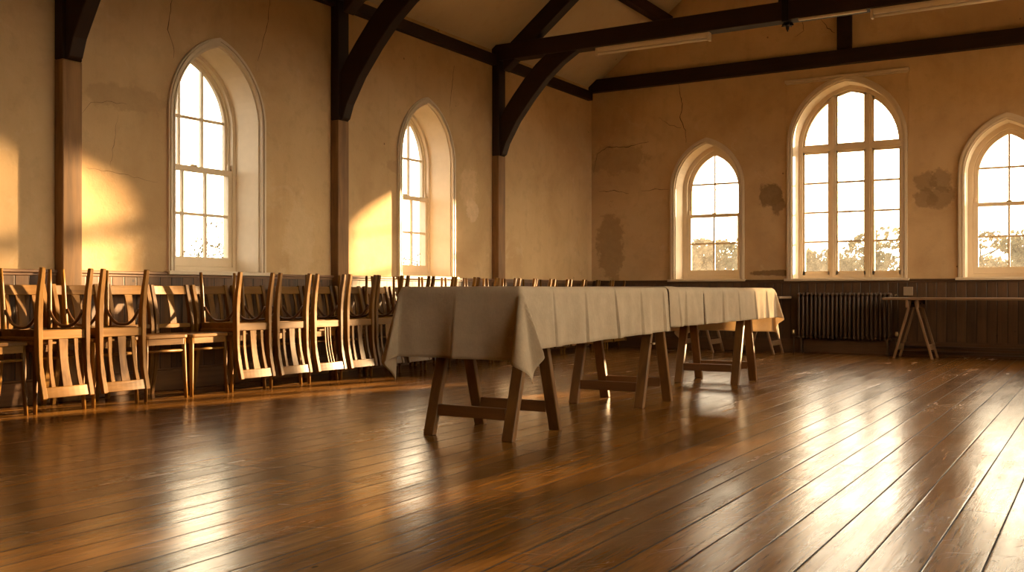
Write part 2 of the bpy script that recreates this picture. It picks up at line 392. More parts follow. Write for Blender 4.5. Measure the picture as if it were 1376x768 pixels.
def window(name, P, A, kind, bars=True):
    """kind 'sash2','sash3' or 'grand'"""
    root = struct(empty(name, P(A.uc, A.zb, .3)))
    root_inv = Matrix.Translation(-Vector(root.location))
    def add(nm, bm, mat, bevel=0.0):
        for v in bm.verts: v.co = root_inv @ v.co
        return obj(nm, bm, mat, root, bevel)
    n = 14
    # painted reveal lining, sitting just inside the opening
    bm = NB(); openring(bm, P, A.line(.001, n, A.zb), A.line(.012, n, A.zb), -.002, .30); add('reveal', bm, M['reveal'])
    # moulded architrave in two steps
    bm = NB()
    openring(bm, P, A.line(-.062, n, A.zb), A.line(.0, n, A.zb), -.022, .0)
    openring(bm, P, A.line(-.050, n, A.zb), A.line(-.030, n, A.zb), -.034, -.022)
    openring(bm, P, A.line(-.016, n, A.zb), A.line(-.002, n, A.zb), -.030, -.022)
    add('architrave', bm, M['paint'])
    bm = NB(); pbox(bm, P, A.uc - A.a - .085, A.uc + A.a + .085, A.zb - .030, A.zb, -.06, .0)
    pbox(bm, P, A.uc - A.a + .012, A.uc + A.a - .012, A.zb - .030, A.zb + .004, .0, .30)
    add('sill', bm, M['paint'], .004)
    F = {'grand': .058, 'sash3': .046}.get(kind, .066)
    bm = NB(); ring(bm, P, A.line(.012, n, A.zb), A.line(F, n, A.zb + .045), .265, .36)
    ring(bm, P, A.line(F - .004, n, A.zb + .04), A.line(F + .018, n, A.zb + .062), .30, .36)
    add('frame', bm, M['paint'])
    S = F + (.042 if kind == 'sash3' else .056)
    gl = NB()
    if kind == 'grand':
        s1 = A.a - F; m = .335 * A.a; zt = A.zs - .02
        bm = NB()
        for s in (-1, 1):
            uu = A.uc + s * m
            pbox(bm, P, uu - .036, uu + .036, A.zb + .03, A.top(uu + s * .036, F) - .002, .27, .35)
            pbox(bm, P, uu - .014, uu + .014, A.zb + .03, A.top(uu + s * .014, F) - .002, .255, .27)
        add('mullion', bm, M['paint'])
        bm = NB(); pbox(bm, P, A.uc - s1, A.uc + s1, zt - .035, zt + .035, .272, .345); pbox(bm, P, A.uc - s1, A.uc + s1, zt - .014, zt + .014, .258, .272)
        add('transom', bm, M['paint'])
        bm = NB()
        edges = [(-s1, -m - .036), (-m + .036, m - .036), (m + .036, s1)]
        for e0, e1 in edges:                       # a slim casement round each light
            for a, b in ((e0, e0 + .026), (e1 - .026, e1)):
                zz = min(A.top(A.uc + a, F), A.top(A.uc + b, F))
                pbox(bm, P, A.uc + a, A.uc + b, A.zb + .045, max(zz, zt), .295, .335)
            pbox(bm, P, A.uc + e0, A.uc + e1, A.zb + .04, A.zb + .095, .295, .335)
            pbox(bm, P, A.uc + e0, A.uc + e1, zt - .06, zt - .03, .295, .335)
            pbox(bm, P, A.uc + e0, A.uc + e1, zt + .03, zt + .055, .295, .335)
        # head of the arch
        ring(bm, P, A.line(F - .002, n, zt), A.line(F + .03, n, zt + .03), .295, .335)
        add('casement', bm, M['paint'])
        bm = NB(); z0 = A.zb + .095; z1 = zt - .06
        for e0, e1 in edges:
            for k in (1, 2, 3):
                z = z0 + (z1 - z0) * k / 4
                pbox(bm, P, A.uc + e0, A.uc + e1, z - .012, z + .012, .305, .325)
        add('glazing_bar', bm, M['paint'])
        poly = A.line(F, n, A.zb + .05)
        gl.faces.new([gl.verts.new(P(u, z, .318)) for u, z in poly])
    else:
        zm = A.zb + .845; cols = int(kind[-1])
        bm = NB(); ring(bm, P, A.line(F, n, zm - .02), A.line(S, n, zm + .022), .315, .35); add('upper_sash', bm, M['paint'], .003)
        bm = NB(); w = A.a - F
        o4 = [(A.uc - w, A.zb + .045), (A.uc - w, zm + .022), (A.uc + w, zm + .022), (A.uc + w, A.zb + .045)]
        w2 = A.a - S; i4 = [(A.uc - w2, A.zb + .125), (A.uc - w2, zm - .022), (A.uc + w2, zm - .022), (A.uc + w2, A.zb + .125)]
        ring(bm, P, o4, i4, .272, .308)
        low = add('lower_sash', bm, M['paint'], .003)
        bm = NB(); pbox(bm, P, A.uc - .03, A.uc + .03, zm + .022, zm + .036, .275, .30)
        bmx = add('sash_fastener', bm, M['brass'], .003)
        bm = NB()
        for s in (-1, 1):
            pbox(bm, P, A.uc + s * (w - .022) - .014, A.uc + s * (w - .022) + .014, zm + .022, zm + .075, .285, .30)
        add('sash_horn', bm, M['paint'], .003)
        bm = NB(); zu = zm + .022; apex = A.top(A.uc, S); B = .0115
        for k in range(1, cols):
            u = A.uc - w2 + 2 * w2 * k / cols
            pbox(bm, P, u - B, u + B, A.zb + .12, zm - .02, .278, .302)
            pbox(bm, P, u - B, u + B, zu - .005, A.top(u + (B if u >= A.uc else -B), S) + .01, .320, .345)
        zl = (A.zb + .125 + zm - .022) / 2; pbox(bm, P, A.uc - w2 - .004, A.uc + w2 + .004, zl - B, zl + B, .279, .301)
        zh = zu + .40; pbox(bm, P, A.uc - w2 - .002, A.uc + w2 + .002, zh - B, zh + B, .321, .344)
        add('glazing_bar', bm, M['paint'])
        gl.faces.new([gl.verts.new(P(u, z, .333)) for u, z in A.line(S - .01, n, zm)])
        gl.faces.new([gl.verts.new(P(u, z, .290)) for u, z in o4])
    add('pane', gl, M['glass'])
    return root

PL = lambda u, z, t: Vector((XL - t, u, z))
PB = lambda u, z, t: Vector((u, YB + t, z))
PR = lambda u, z, t: Vector((XR + t, u, z))
PF = lambda u, z, t: Vector((u, YF - t, z))
ZS = .905
def side_arch(y): return Arch(y, ZS, 2.12, .447, .60)
left_arches = [side_arch(5.61), side_arch(8.45)]
back_arches = [Arch(-4.475, ZS, 2.09, .440, .59), Arch(XC, ZS, 2.55, .645, .75), Arch(-.975, ZS, 2.09, .440, .59)]
added_right_arches = [Arch(y, ZS, 2.25, .90, .85) for y in (2.82, 5.63, 8.42, 11.1)]  # unseen openings, added and made wide to brighten the left wall
flat_top = lambda u: EAVE + .02
wl = wall('wall_left', PL, YF, YB + THICK, flat_top, left_arches, M['wall_left'])
wb = wall('wall_back', PB, XL - .0, XR + .0, lambda u: roof_z(u) + .02, back_arches, M['wall_back'], extra=(XC,))
wr = wall('wall_right', PR, YF, YB + THICK, flat_top, added_right_arches, M['wall_left'])
wf = wall('wall_front', PF, XL, XR, lambda u: roof_z(u) + .02, [], M['wall_back'], extra=(XC,))
k = 1
for A in left_arches: window(f'window_{k}', PL, A, 'sash3'); k += 1
for A, kd in zip(back_arches, ('sash2', 'grand', 'sash2')): window(f'window_{k}', PB, A, kd); k += 1
for A in added_right_arches: window(f'window_{k}', PR, A, 'grand'); k += 1  # added out-of-view windows, a daylight source for the chair wall

bm = NB(); box(bm, XL - THICK, XR + THICK, YF - THICK, YB + THICK, -.12, 0); struct(obj('floor', bm, M['floor']))
bm = NB()
for s in (-1, 1):
    xe = XL - .5 if s < 0 else XR + .5
    ze = EAVE - SLOPE * .5; zr = roof_z(XC)
    y0, y1 = YF - .5, YB + .5
    hexa(bm, [(xe, y0, ze), (XC, y0, zr), (XC, y1, zr), (xe, y1, ze)],
         [(xe, y0, ze + .18), (XC, y0, zr + .18), (XC, y1, zr + .18), (xe, y1, ze + .18)])
struct(obj('ceiling', bm, M['ceil']))

# ------------------------------------------------------------------ wainscot, dado rail, skirting
def lining(name, P, u0, u1, mat, rmat, H=.872):
    bm = NB(); pbox(bm, P, u0, u1, .0, H, -.022, -.001); w = struct(obj(name, bm, mat))
    bm = NB(); pbox(bm, P, u0, u1, H, H + .022, -.042, -.001); pbox(bm, P, u0, u1, H - .02, H, -.030, -.022)
    obj('cap_rail', bm, rmat, w, .004)
    bm = NB(); pbox(bm, P, u0, u1, .0, .15, -.042, -.022); pbox(bm, P, u0, u1, .15, .165, -.034, -.022)
    return w, bm
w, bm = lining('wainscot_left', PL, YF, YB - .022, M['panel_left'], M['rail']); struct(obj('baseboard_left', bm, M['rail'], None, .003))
w, bm = lining('wainscot_back', PB, XL + .022, XR, M['panel_back_shaded'], M['rail_x_shaded']); struct(obj('baseboard_back', bm, M['rail_x_shaded'], None, .003))

# ------------------------------------------------------------------ plaster cracks
def crack(parent, P, pts, w=.006):
    bm = NB(); fine = []
    for (a, b) in zip(pts, pts[1:]):
        n = max(2, int(math.hypot(b[0] - a[0], b[1] - a[1]) / .035))
        for i in range(n):
            f = i / n; fine.append((a[0] + (b[0] - a[0]) * f + random.uniform(-.007, .007), a[1] + (b[1] - a[1]) * f + random.uniform(-.007, .007)))
    fine.append(pts[-1]); m = len(fine)
    va = []
    for i, (u, z) in enumerate(fine):
        q = fine[min(i + 1, m - 1)]; o = fine[max(i - 1, 0)]
        du, dz = q[0] - o[0], q[1] - o[1]; L = math.hypot(du, dz) or 1
        ww = w * (.35 + .65 * math.sin(math.pi * min(1, (i + .3) / (m - .4)))) * random.uniform(.5, 1.1) / 2
        va.append((bm.verts.new(P(u - dz / L * ww, z + du / L * ww, -.0015)), bm.verts.new(P(u + dz / L * ww, z - du / L * ww, -.0015))))
    for a, b in zip(va, va[1:]): bm.faces.new((a[0], a[1], b[1], b[0]))
    return obj('plaster_crack', bm, M['crack'], parent)
crack(wb, PB, [(-4.862, 3.49), (-4.81, 3.21), (-4.841, 3.036), (-4.768, 2.863), (-4.758, 2.70)], .011)
crack(wb, PB, [(-6.118, 2.389), (-6.049, 2.652), (-5.913, 2.724), (-5.579, 2.709), (-5.285, 2.757)], .011)
crack(wb, PB, [(-4.82, 2.897), (-4.987, 2.951), (-5.146, 3.064)], .006)
crack(wb, PB, [(-6.027, 2.116), (-5.801, 2.125), (-5.579, 2.073)], .008)
crack(wb, PB, [(-5.393, 2.093), (-5.2, 2.11), (-4.987, 2.10)], .006)
crack(wb, PB, [(-3.244, 4.142), (-3.226, 3.955), (-3.336, 3.896)], .006)
crack(wb, PB, [(-3.018, 4.073), (-2.938, 3.953), (-2.849, 3.886)], .010)
crack(wl, PL, [(5.141, 3.1), (5.141, 2.972), (5.113, 2.738), (5.162, 2.624), (5.162, 2.533)], .007)
crack(wl, PL, [(6.19, 3.3), (6.184, 3.235), (6.158, 3.038), (6.097, 2.848), (6.038, 2.684)], .006)
crack(wl, PL, [(8.959, 3.217), (8.916, 2.965), (8.873, 2.739)], .009)
crack(wl, PL, [(4.38, 1.99), (4.443, 2.073), (4.613, 2.107), (4.739, 2.111)], .0028)
crack(wl, PL, [(4.663, 2.018), (4.613, 1.689), (4.601, 1.65)], .0028)
crack(wl, PL, [(4.402, 1.613), (4.613, 1.604), (5.017, 1.567)], .0028)

# moulded board and slim battens boxed round the head of the grand window
bm = NB(); pbox(bm, PB, -3.452, -1.998, 3.328, 3.365, -.040, -.001); pbox(bm, PB, -3.44, -2.01, 3.31, 3.328, -.026, -.001)
tr = struct(obj('trim_1', bm, M['paint'], None, .004)); tr.data.materials[0] = M['enamel']
bm = NB(); pbox(bm, PB, -3.446, -3.436, 2.25, 3.31, -.007, -.001); obj('batten', bm, M['wall_back'], tr)
bm = NB(); pbox(bm, PB, -2.014, -2.004, 2.25, 3.31, -.007, -.001); obj('batten', bm, M['wall_back'], tr)

# ------------------------------------------------------------------ roof timbers
BR_LO = [(-6.044, 2.32), (-6.01, 2.335), (-5.965, 2.46), (-5.82, 2.70), (-5.62, 2.945), (-5.43, 3.145), (-5.24, 3.30), (-5.03, 3.425)]
BR_UP = [(-5.43, 3.425), (-5.57, 3.32), (-5.70, 3.195), (-5.86, 3.01), (-5.98, 2.86), (-6.044, 2.76)]
def truss(y, label):
    t = empty('roof_truss', (XC, y, 0)); tag(t, label, 'roof truss', 'dark timber roof trusses')
    fx = lambda x: x - XC
    mir = lambda x, s: s * (x - XC)
    hw = .075
    for s in (1, -1):
        # wall post, worn pale below, stepped off the plaster
        bm = NB(); a, b = sorted((mir(XL + .002, s), mir(-6.045, s)))
        box(bm, a, b, -hw, hw, .0, 2.32); obj('wall_post', bm, M['post'], t, .006)
        bm = NB(); a, b = sorted((mir(XL + .002, s), mir(-6.045, s)))
        box(bm, a, b, -hw, hw, 2.32, 3.60); obj('upper_post', bm, M['beam_y'], t, .006)
        bm = NB(); prism(bm, [(mir(x, s), z) for x, z in BR_LO + BR_UP], lambda x, z: Vector((x, -.055, z)), lambda x, z: Vector((x, .055, z)))
        obj('curved_brace', bm, M['beam_x'], t, .006)
        bm = NB(); xa, xb = -5.99, XC - .01
        za = lambda x: roof_z(x) - .135
        prism(bm, [(mir(xa, s), za(xa) - .24), (mir(xa, s), za(xa)), (mir(xb, s), za(xb)), (mir(xb, s), za(xb) - .26)],
              lambda x, z: Vector((x, -.07, z)), lambda x, z: Vector((x, .07, z)))
        obj('principal_rafter', bm, M['beam_x'], t, .006)
    bm = NB(); box(bm, fx(XL + .002), fx(XR - .002), -.085, .085, 3.415, 3.60); obj('tie_beam', bm, M['beam_x'], t, .007)
    bm = NB(); box(bm, -.075, .075, -.07, .07, 3.60, roof_z(XC) - .38); obj('king_post', bm, M['beam_y'], t, .006)
    # iron strap with a star-shaped nut under the tie beam
    bm = NB(); box(bm, -.035, .035, -.094, -.085, 3.41, 3.95); box(bm, -.035, .035, -.094, .094, 3.402, 3.412)
    st = obj('iron_strap', bm, M['iron'], t, .002)
    bm = NB(); pts = []
    for k in range(12):
        r = .062 if k % 2 == 0 else .030; an = math.pi * k / 6
        pts.append((r * math.cos(an), r * math.sin(an)))
    prism(bm, pts, lambda x, y: Vector((x, y, 3.372)), lambda x, y: Vector((x * .8, y * .8, 3.402)))
    tube(bm, [(0, 0, 3.372), (0, 0, 3.335)], [.020, .016], 6); tube(bm, [(0, 0, 3.335), (0, 0, 3.315)], [.010, .004], 8)
    obj('star_nut', bm, M['iron'], st)
    return t
truss(4.235, 'dark timber roof truss whose wall post stands nearest, before the first side window')
truss(7.025, 'dark timber roof truss with its wall post between the two side windows')
truss(9.81, 'dark timber roof truss nearest the gable wall, carrying the strip lights')

# gable tie beam and king post flush on the far wall
t = empty('gable_truss', (XC, YB, 0)); tag(t, 'dark timber tie beam and king post set against the gable wall', 'gable truss')
bm = NB(); box(bm, XL - XC + .002, XR - XC - .002, -.11, -.002, 3.48, 3.65); obj('tie_beam', bm, M['beam_x'], t, .006)
bm = NB(); box(bm, -.082, .082, -.095, -.002, 3.65, roof_z(XC) - .06); obj('king_post', bm, M['beam_y'], t, .006)
# wall plates and purlins
for s in (1, -1):
    bm = NB(); a, b = sorted((XC + s * (XL + .002 - XC), XC + s * (XL + .075 - XC)))
    box(bm, a, b, YF, YB - .112, 3.365, 3.485)
    o = obj('wall_plate_timber', bm, M['beam_y'], None, .006)
    tag(o, 'dark timber wall plate running along the top of the ' + ('wall with the stacked chairs' if s > 0 else 'wall opposite the stacked chairs'), 'timber', 'wall plates')
for s, nm in ((1, 'over the stacked chairs'), (-1, 'on the roof slope away from the stacked chairs')):
    for x in (-5.0, -3.75):
        bm = NB(); X = XC + s * (x - XC); z = roof_z(x) - .052
        box(bm, X - .06, X + .06, YF, YB - .002, z - .145, z)
        o = obj('purlin', bm, M['beam_y'], None, .006)
        tag(o, ('lower' if x < -4 else 'upper') + ' dark roof purlin ' + nm, 'purlin', 'roof purlins')

# ------------------------------------------------------------------ strip lights
def strip_light(x0, x1, y, label):
    t = empty('strip_light', ((x0 + x1) / 2, y, 3.415)); tag(t, label, 'strip light', 'fluorescent strip lights')
    L = (x1 - x0) / 2
    bm = NB(); prism(bm, [(-.030, 0), (.030, 0), (.030, -.02), (.016, -.045), (-.016, -.045), (-.030, -.02)], lambda y, z: Vector((-L, y, z)), lambda y, z: Vector((L, y, z)))
    obj('housing', bm, M['enamel'], t)
    for s in (-1, 1):
        bm = NB(); box(bm, s * L - .012, s * L + .012, -.034, .034, -.088, 0); obj('end_cap', bm, M['enamel'], t, .004)
    bm = NB(); tube(bm, [(-L + .012, 0, -.066), (L - .012, 0, -.066)], .0145, 14); obj('tube', bm, M['tube'], t, smooth=True)
strip_light(-4.81, -3.53, 9.80, 'unlit strip light under the far tie beam, between wall brace and star nut')
strip_light(-1.92, -.64, 9.80, 'unlit strip light under the far tie beam, above the grand window')
bm = NB(); box(bm, -2.60, -1.96, 9.735, 9.765, 3.392, 3.414)
tag(obj('cable_trunking', bm, M['enamel'], None, .003), 'pale cable trunking under the tie beam beside the star nut', 'trunking')

# ------------------------------------------------------------------ chairs
def make_chair(slim=False, up=False, plain=False):
    root = empty('wooden_chair')
    def rx(z):      # rear stile: splayed foot, upright at the seat, raked back above
        K = [(0, -.246), (.15, -.217), (.30, -.200), (.44, -.200), (.56, -.202), (.68, -.224), (.80, -.258)]
        for (a, xa), (b, xb) in zip(K, K[1:]):
            if z <= b: 
                f = (z - a) / (b - a); f = f; return xa + (xb - xa) * f
        return K[-1][1]
    def rxs(z): return (rx(max(z - .05, 0)) + 2 * rx(z) + rx(min(z + .05, .80))) / 4
    zs = [.795 * i / 16 for i in range(17)]
    for s in (-1, 1):
        bm = NB(); sec = [(.027 + .009 * math.sin(math.pi * min(1, z / .62) ** .8 if z < .62 else math.pi * .5 * (1 - (z - .62) / .5)), .028 + .016 * math.exp(-((z - .42) / .22) ** 2)) for z in zs]
        sweep(bm, [(rxs(z), s * (.166 - .006 * z), z) for z in zs], sec); obj('rear_leg', bm, M['chair'], root, .004)
    for s in (-1, 1):
        bm = NB(); tube(bm, [(.172, s * .168, 0), (.166, s * .163, .12), (.158, s * .157, .33), (.155, s * .155, .425)], [.0115, .0135, .0165, .0165], 10)
        obj('front_leg', bm, M['chair'], root, smooth=True)
    # saddle seat with rounded corners
    bm = NB(); out = []
    def corner(cx, cy, r, a0):
        return [(cx + r * math.cos(a0 + k * math.pi / 8), cy + r * math.sin(a0 + k * math.pi / 8)) for k in range(5)]
    out = corner(.147, .150, .036, 0) + corner(-.160, .147, .018, math.pi / 2) + corner(-.160, -.147, .018, math.pi) + corner(.147, -.150, .036, 1.5 * math.pi)
    prism(bm, out, lambda x, y: Vector((x, y, .421)), lambda x, y: Vector((x, y, .4445)))
    obj('seat', bm, M['chair_seat'], root, .005, seg=2)
    bm = NB()
    a = [(x * .94, y * .955) for x, y in out]; b = [(x * .86, y * .87) for x, y in out]
    n = len(a); Q = lambda L, z: [bm.verts.new((x, y, z)) for x, y in L]
    ao, ai, bo, bi = Q(a, .378), Q(b, .378), Q(a, .4205), Q(b, .4205)
    for i in range(n):
        j = (i + 1) % n
        bm.faces.new((ao[i], ai[i], ai[j], ao[j])); bm.faces.new((bo[i], bo[j], bi[j], bi[i]))
        bm.faces.new((ao[i], ao[j], bo[j], bo[i])); bm.faces.new((ai[j], ai[i], bi[i], bi[j]))
    obj('seat_apron', bm, M['chair_seat'], root)
    # curved crest rail, lower back rail
    def rail(nm, z0, z1, bow, th, out_=0.0):
        bm = NB(); rows = []
        for i in range(9):
            y = -.151 + .302 * i / 8; k = 1 - (y / .151) ** 2
            rows.append([bm.verts.new((rxs(z) - bow * k + e + out_, y, z + (.006 * k if z == z1 and bow > .01 else 0))) for z, e in ((z0, -th / 2), (z0, th / 2), (z1, th / 2), (z1, -th / 2))])
        for a, b in zip(rows, rows[1:]):
            for i in range(4):
                j = (i + 1) % 4; bm.faces.new((a[i], a[j], b[j], b[i]))
        bm.faces.new(rows[0]); bm.faces.new(rows[-1][::-1])
        obj(nm, bm, M['chair_seat'], root, .003)
    rail('crest_rail', .724, .788, .009, .018)
    if up: rail('rear_apron', .380, .436, .0, .024)
    else: rail('back_rail', .478, .510, .003, .020)
    slats = [(0, .064)] if plain else [(-.030, .013), (0, .013), (.030, .013)] if slim else [(-.088, .030), (0, .066), (.088, .030)]
    for y, w in slats:
        bm = NB(); zb = .430 if up else .50; zz = [zb + (.728 - zb) * i / 8 for i in range(9)]
        sweep(bm, [(rxs(z) - (.003 + .006 * (z - zb) / .24) * (1 - (y / .151) ** 2), y * (1 + .06 * (z - zb) / .24), z) for z in zz], [(w * (1 - .16 * math.sin(math.pi * (z - zb) / (.728 - zb))), .009) for z in zz])
        obj('slat', bm, M['chair'], root, .002)
    # bentwood hoops bracing the legs to the underside of the seat
    def hoop(p0, p1, zl):
        p0, p1 = Vector(p0), Vector(p1); pts = []
        for i in range(19):
            f = i / 18; k = 1 - abs(2 * f - 1) ** 2.6
            p = p0.lerp(p1, .5 + (f - .5) * 1.0); p.z = zl + (.366 - zl) * k; pts.append(p)
        bm = NB(); tube(bm, pts, .0100, 10); obj('bentwood_brace', bm, M['bent'], root, smooth=True)
    if up:          # upturned chairs show their hoops
        for s in (-1, 1): hoop((.150, s * .150, 0), (-.182, s * .152, 0), .262)
    else:
        bm = NB(); tube(bm, [(.160, -.157, .335), (.160, .157, .335)], .0095, 10); obj('stretcher', bm, M['chair'], root, smooth=True)
    return root
def copy_tree(o):
    r = o.copy(); C.objects.link(r)
    for ch in list(o.children):
        c = ch.copy(); C.objects.link(c); c.parent = r
    return r
proto, proto_up, proto_slim = make_chair(), make_chair(up=True), make_chair(True, True)
proto_plain = make_chair(plain=True)
used = set()
def place(kind, x, y, z, rz, flip, label, group):
    p = proto_plain if kind == 2 else proto_slim if kind else proto_up if flip else proto
    o = p if p not in used else copy_tree(p)
    used.add(p)
    o.location = (x, y, z); o.rotation_euler = (0, math.pi if flip else 0, rz)
    return tag(o, label, 'chair', group)
ORD = 'first second third fourth fifth sixth seventh eighth ninth tenth'.split()
rows = [3.42, 3.81, 4.215, 4.62, 4.996, 5.373, 5.785, 6.20, 6.60] + [7.0 + .4 * i for i in range(13)]
CX = -5.735
rng = random.Random(3)
for i, y in enumerate(rows):
    if i == 0: where = 'nearest of the row at the picture edge'
    elif i <= 2: where = f'{ORD[i-1]} stack by the nearest wall post'
    elif i <= 4: where = 'first of the pair, next to the second stack' if i == 3 else 'second of the pair, before the third stack'
    elif i <= 9: where = f'{ORD[i-5]} stack past the two bare-seated chairs'
    elif i <= 14: where = f'{ORD[14-i]} stack before the farthest wall post'
    elif i == 15: where = 'stack right in front of the farthest wall post'
    else: where = f'{ORD[i-16]} stack past the farthest wall post'
    single = i in (0, 3, 4)
    j = lambda a: rng.uniform(-a, a)
    x = CX + j(.008)
    kind = 0
    if single: place(2, x, y, 0, j(.03), False, 'upright chair, bare seat, ' + where, 'single chairs in the row')
    else:
        place(kind, x, y + j(.006), 0, j(.015), False, 'lower upright chair of the ' + where, 'lower chairs of the stacks')
        place(1 if i == 7 else 0, x + .015 + j(.002), y + j(.012), .8905, j(.02), True, 'upturned chair on top of the ' + where, 'upturned chairs of the stacks')

# ------------------------------------------------------------------ trestles, boards, linen
def trestle(loc, rz, half, splay, H, w, th, mat, railmat, label, group, pin=False):
    t = empty('trestle', loc, rz); tag(t, label, 'trestle', group)
    top = H - .075
    for sx in (-1, 1):
        for sy in (-1, 1):
            bm = NB(); x = sx * half
            p0, p1 = Vector((x, sy * splay, 0)), Vector((x, sy * (.004 + th * .62), H - .004))
            q = lambda p: [p + Vector((a * w / 2, b * th / 2, 0)) for a, b in ((-1, -1), (1, -1), (1, 1), (-1, 1))]
            hexa(bm, q(p0), q(p1)); lg = obj('leg', bm, mat, t, .004)
            if pin and sx > 0 and sy < 0:
                bm = NB(); f = .55; yy = -splay + f * (splay - th)
                tube(bm, [(x + w / 2 - .002, yy, H * f), (x + w / 2 + .02, yy, H * f)], .006, 8); box(bm, x + w / 2 + .02, x + w / 2 + .024, yy - .016, yy + .016, H * f - .006, H * f + .006)
                obj('wing_bolt', bm, M['brass'], lg)
    for sy in (-1, 1):
        zc = .128; f = zc / H; y = sy * (splay + (th * .62 - splay) * f)
        bm = NB(); box(bm, -half + w / 2 - .001, half - w / 2 + .001, y - .014, y + .014, zc - .03, zc + .03); obj('lower_rail', bm, railmat, t, .004)
        bm = NB(); yy = sy * (th * 1.32 + .016); box(bm, -half - w / 2 - .05, half + w / 2 + .05, yy - .015, yy + .015, H - .085, H); obj('top_rail', bm, railmat, t, .004)
    for sx in (-1, 1):
        bm = NB(); x = sx * (half - w / 2 - .05); tube(bm, [(x, -.075, H - .04), (x, .075, H - .04)], .009, 8); obj('hinge_pin', bm, M['iron'], t)
    return t
TX = -2.795
G = 'trestles under the linen-covered tables'
trestle((TX, 4.45, 0), 0, .24, .245, .742, .066, .034, M['trestle'], M['trestle_rail'], 'brown timber trestle nearest the viewer under the tablecloth end', G)
trestle((TX - .02, 6.10, 0), 0, .235, .24, .742, .066, .034, M['trestle'], M['trestle_rail'], 'brown timber trestle under the meeting of the two tablecloths', G, True)
trestle((TX, 7.925, 0), 0, .238, .24, .742, .066, .034, M['trestle'], M['trestle_rail'], 'brown timber trestle with sunlit edges under the far tablecloth', G)
X0, X1 = -3.155, -2.445
bm = NB(); box(bm, X0 + .010, X1 - .010, 4.135, 6.095, .7422, .766)
tag(obj('table_top', bm, M['board'], None, .004), 'long wooden table board under the nearer tablecloth', 'table top', 'boards under the linen')
bm = NB(); box(bm, X0 + .010, X1 - .010, 6.099, 8.315, .7422, .766)
tag(obj('table_top', bm, M['board'], None, .004), 'long wooden table board under the farther tablecloth', 'table top', 'boards under the linen')

def cloth(x0, x1, y0, y1, zt, oL, oR, oN, oF, creases_side, creases_end, seed, extra=0.0, puff=0.0):
    """linen sheet lying on the rectangle and hanging by oL/oR (functions of y) and oN/oF"""
    R = random.Random(seed); ph = [R.uniform(0, 6.28) for _ in range(12)]
    W = x1 - x0
    def lin(a, b, st):
        n = max(1, round((b - a) / st)); return [a + (b - a) * i / n for i in range(n + 1)]
    B = (lin(y0 - oN, y0, .018)[:-1] if oN else []) + lin(y0, y1, .018) + (lin(y1, y1 + oF, .018)[1:] if oF else [])
    B = sorted(set(B) | {c + e for c in creases_side for e in (-.004, 0) if y0 < c < y1})
    TT = sorted({k / 38 for k in range(39)} | {(c - x0 + e) / W for c in creases_end for e in (-.003, 0)})
    S = [('L', k / 20) for k in range(20, 0, -1)] + [('T', f) for f in TT] + [('R', k / 16) for k in range(1, 17)]
    bm = NB(); grid = []
    def side_ripple(y, d, key):
        r = .0
        for m, (wl, am) in enumerate(((.41, .010), (.23, .006), (.13, .0025))):
            r += am * math.sin(6.283 * y / wl + ph[key + m])
        cr = 0
        cs = creases_side if key < 6 else creases_end
        for k, c in enumerate(cs):
            nx = cs[k + 1] if k + 1 < len(cs) else c + .36
            if c <= y < nx: cr = (.016 if key < 6 else .005) * (1 - (y - c) / (nx - c)) ** 1.6 - (.007 if key < 6 else .002)
        q = d / .30
        return r * q * 1.0 + cr * min(1, .25 + q)
    for b in B:
        row = []
        yc = min(max(b, y0), y1)
        dv = (b - yc); odv = abs(dv)
        for sd, f in S:
            if sd == 'T': a = x0 + W * f; du = 0.0; xe = a
            elif sd == 'L': du = f * oL(b); xe = x0
            else: du = f * oR(b); xe = x1
            sx = -1 if sd == 'L' else 1; sy = -1 if dv < 0 else 1
            if du == 0 and odv == 0:
                z = zt + .0007 * math.sin(b * 9 + ph[0]) * math.sin(xe * 7 + ph[1]); p = Vector((xe, b, z + puff * math.exp(-((b - y0 - .1) / .07) ** 2)))
            elif odv == 0:
                h = du; near = 0
                if oN: near = max(near, math.exp(-(yc - y0) / .10))
                if oF: near = max(near, math.exp(-(y1 - yc) / .10))
                o = .012 + extra + .05 * du + side_ripple(yc, du, 0 if sd == 'R' else 3) * min(1, du / .05) * (1 - near) + .045 * du * near
                rr = min(1, du / .02)
                p = Vector((xe + sx * o * rr, yc, zt - du * .985))
                z_puff = puff * math.exp(-((b - y0 - .1) / .07) ** 2) * max(0, 1 - du / .05); p.z += z_puff
            elif du == 0:
                h = odv; e0 = min(xe - x0, x1 - xe); near = math.exp(-e0 / .09)
                o = .012 + .035 * odv + side_ripple(xe, odv, 6) * min(1, odv / .05) * (1 - near) + .06 * odv * near
                rr = min(1, odv / .02)
                p = Vector((xe, yc + sy * o * rr, zt - odv * .985))
            else:
                r = math.hypot(du, odv); th = math.atan2(odv, du); k = th / (math.pi / 2)
                e = .095 + (.07 if sx * sy < 0 else -.05) * math.sin(2 * th) ** 2 + .21 * math.sin(4 * th) ** 2
                # excess linen gathers in an S-fold about the diagonal
                phi = th - .24 * math.sin(4 * th) * min(1, r / .12) - (.55 * math.sin(2 * th) ** 2 if sx * sy < 0 else 0)
                rr = min(1, r / .03)
                p = Vector((x1 if sx > 0 else x0, yc, zt)) + Vector((sx * math.cos(phi) * (.012 + extra + e * r) * rr, sy * math.sin(phi) * (.012 + e * r) * rr, -r * (.985 - .03 * math.sin(2 * th) ** 2)))
            row.append(bm.verts.new(p))
        grid.append(row)
    for a, b in zip(grid, grid[1:]):
        for i in range(len(a) - 1): bm.faces.new((a[i], a[i + 1], b[i + 1], b[i]))
    o = obj('tablecloth', bm, M['cloth'], smooth=True)
    m = o.modifiers.new('weave', 'SOLIDIFY'); m.thickness = .0018; m.offset = 1
    return o
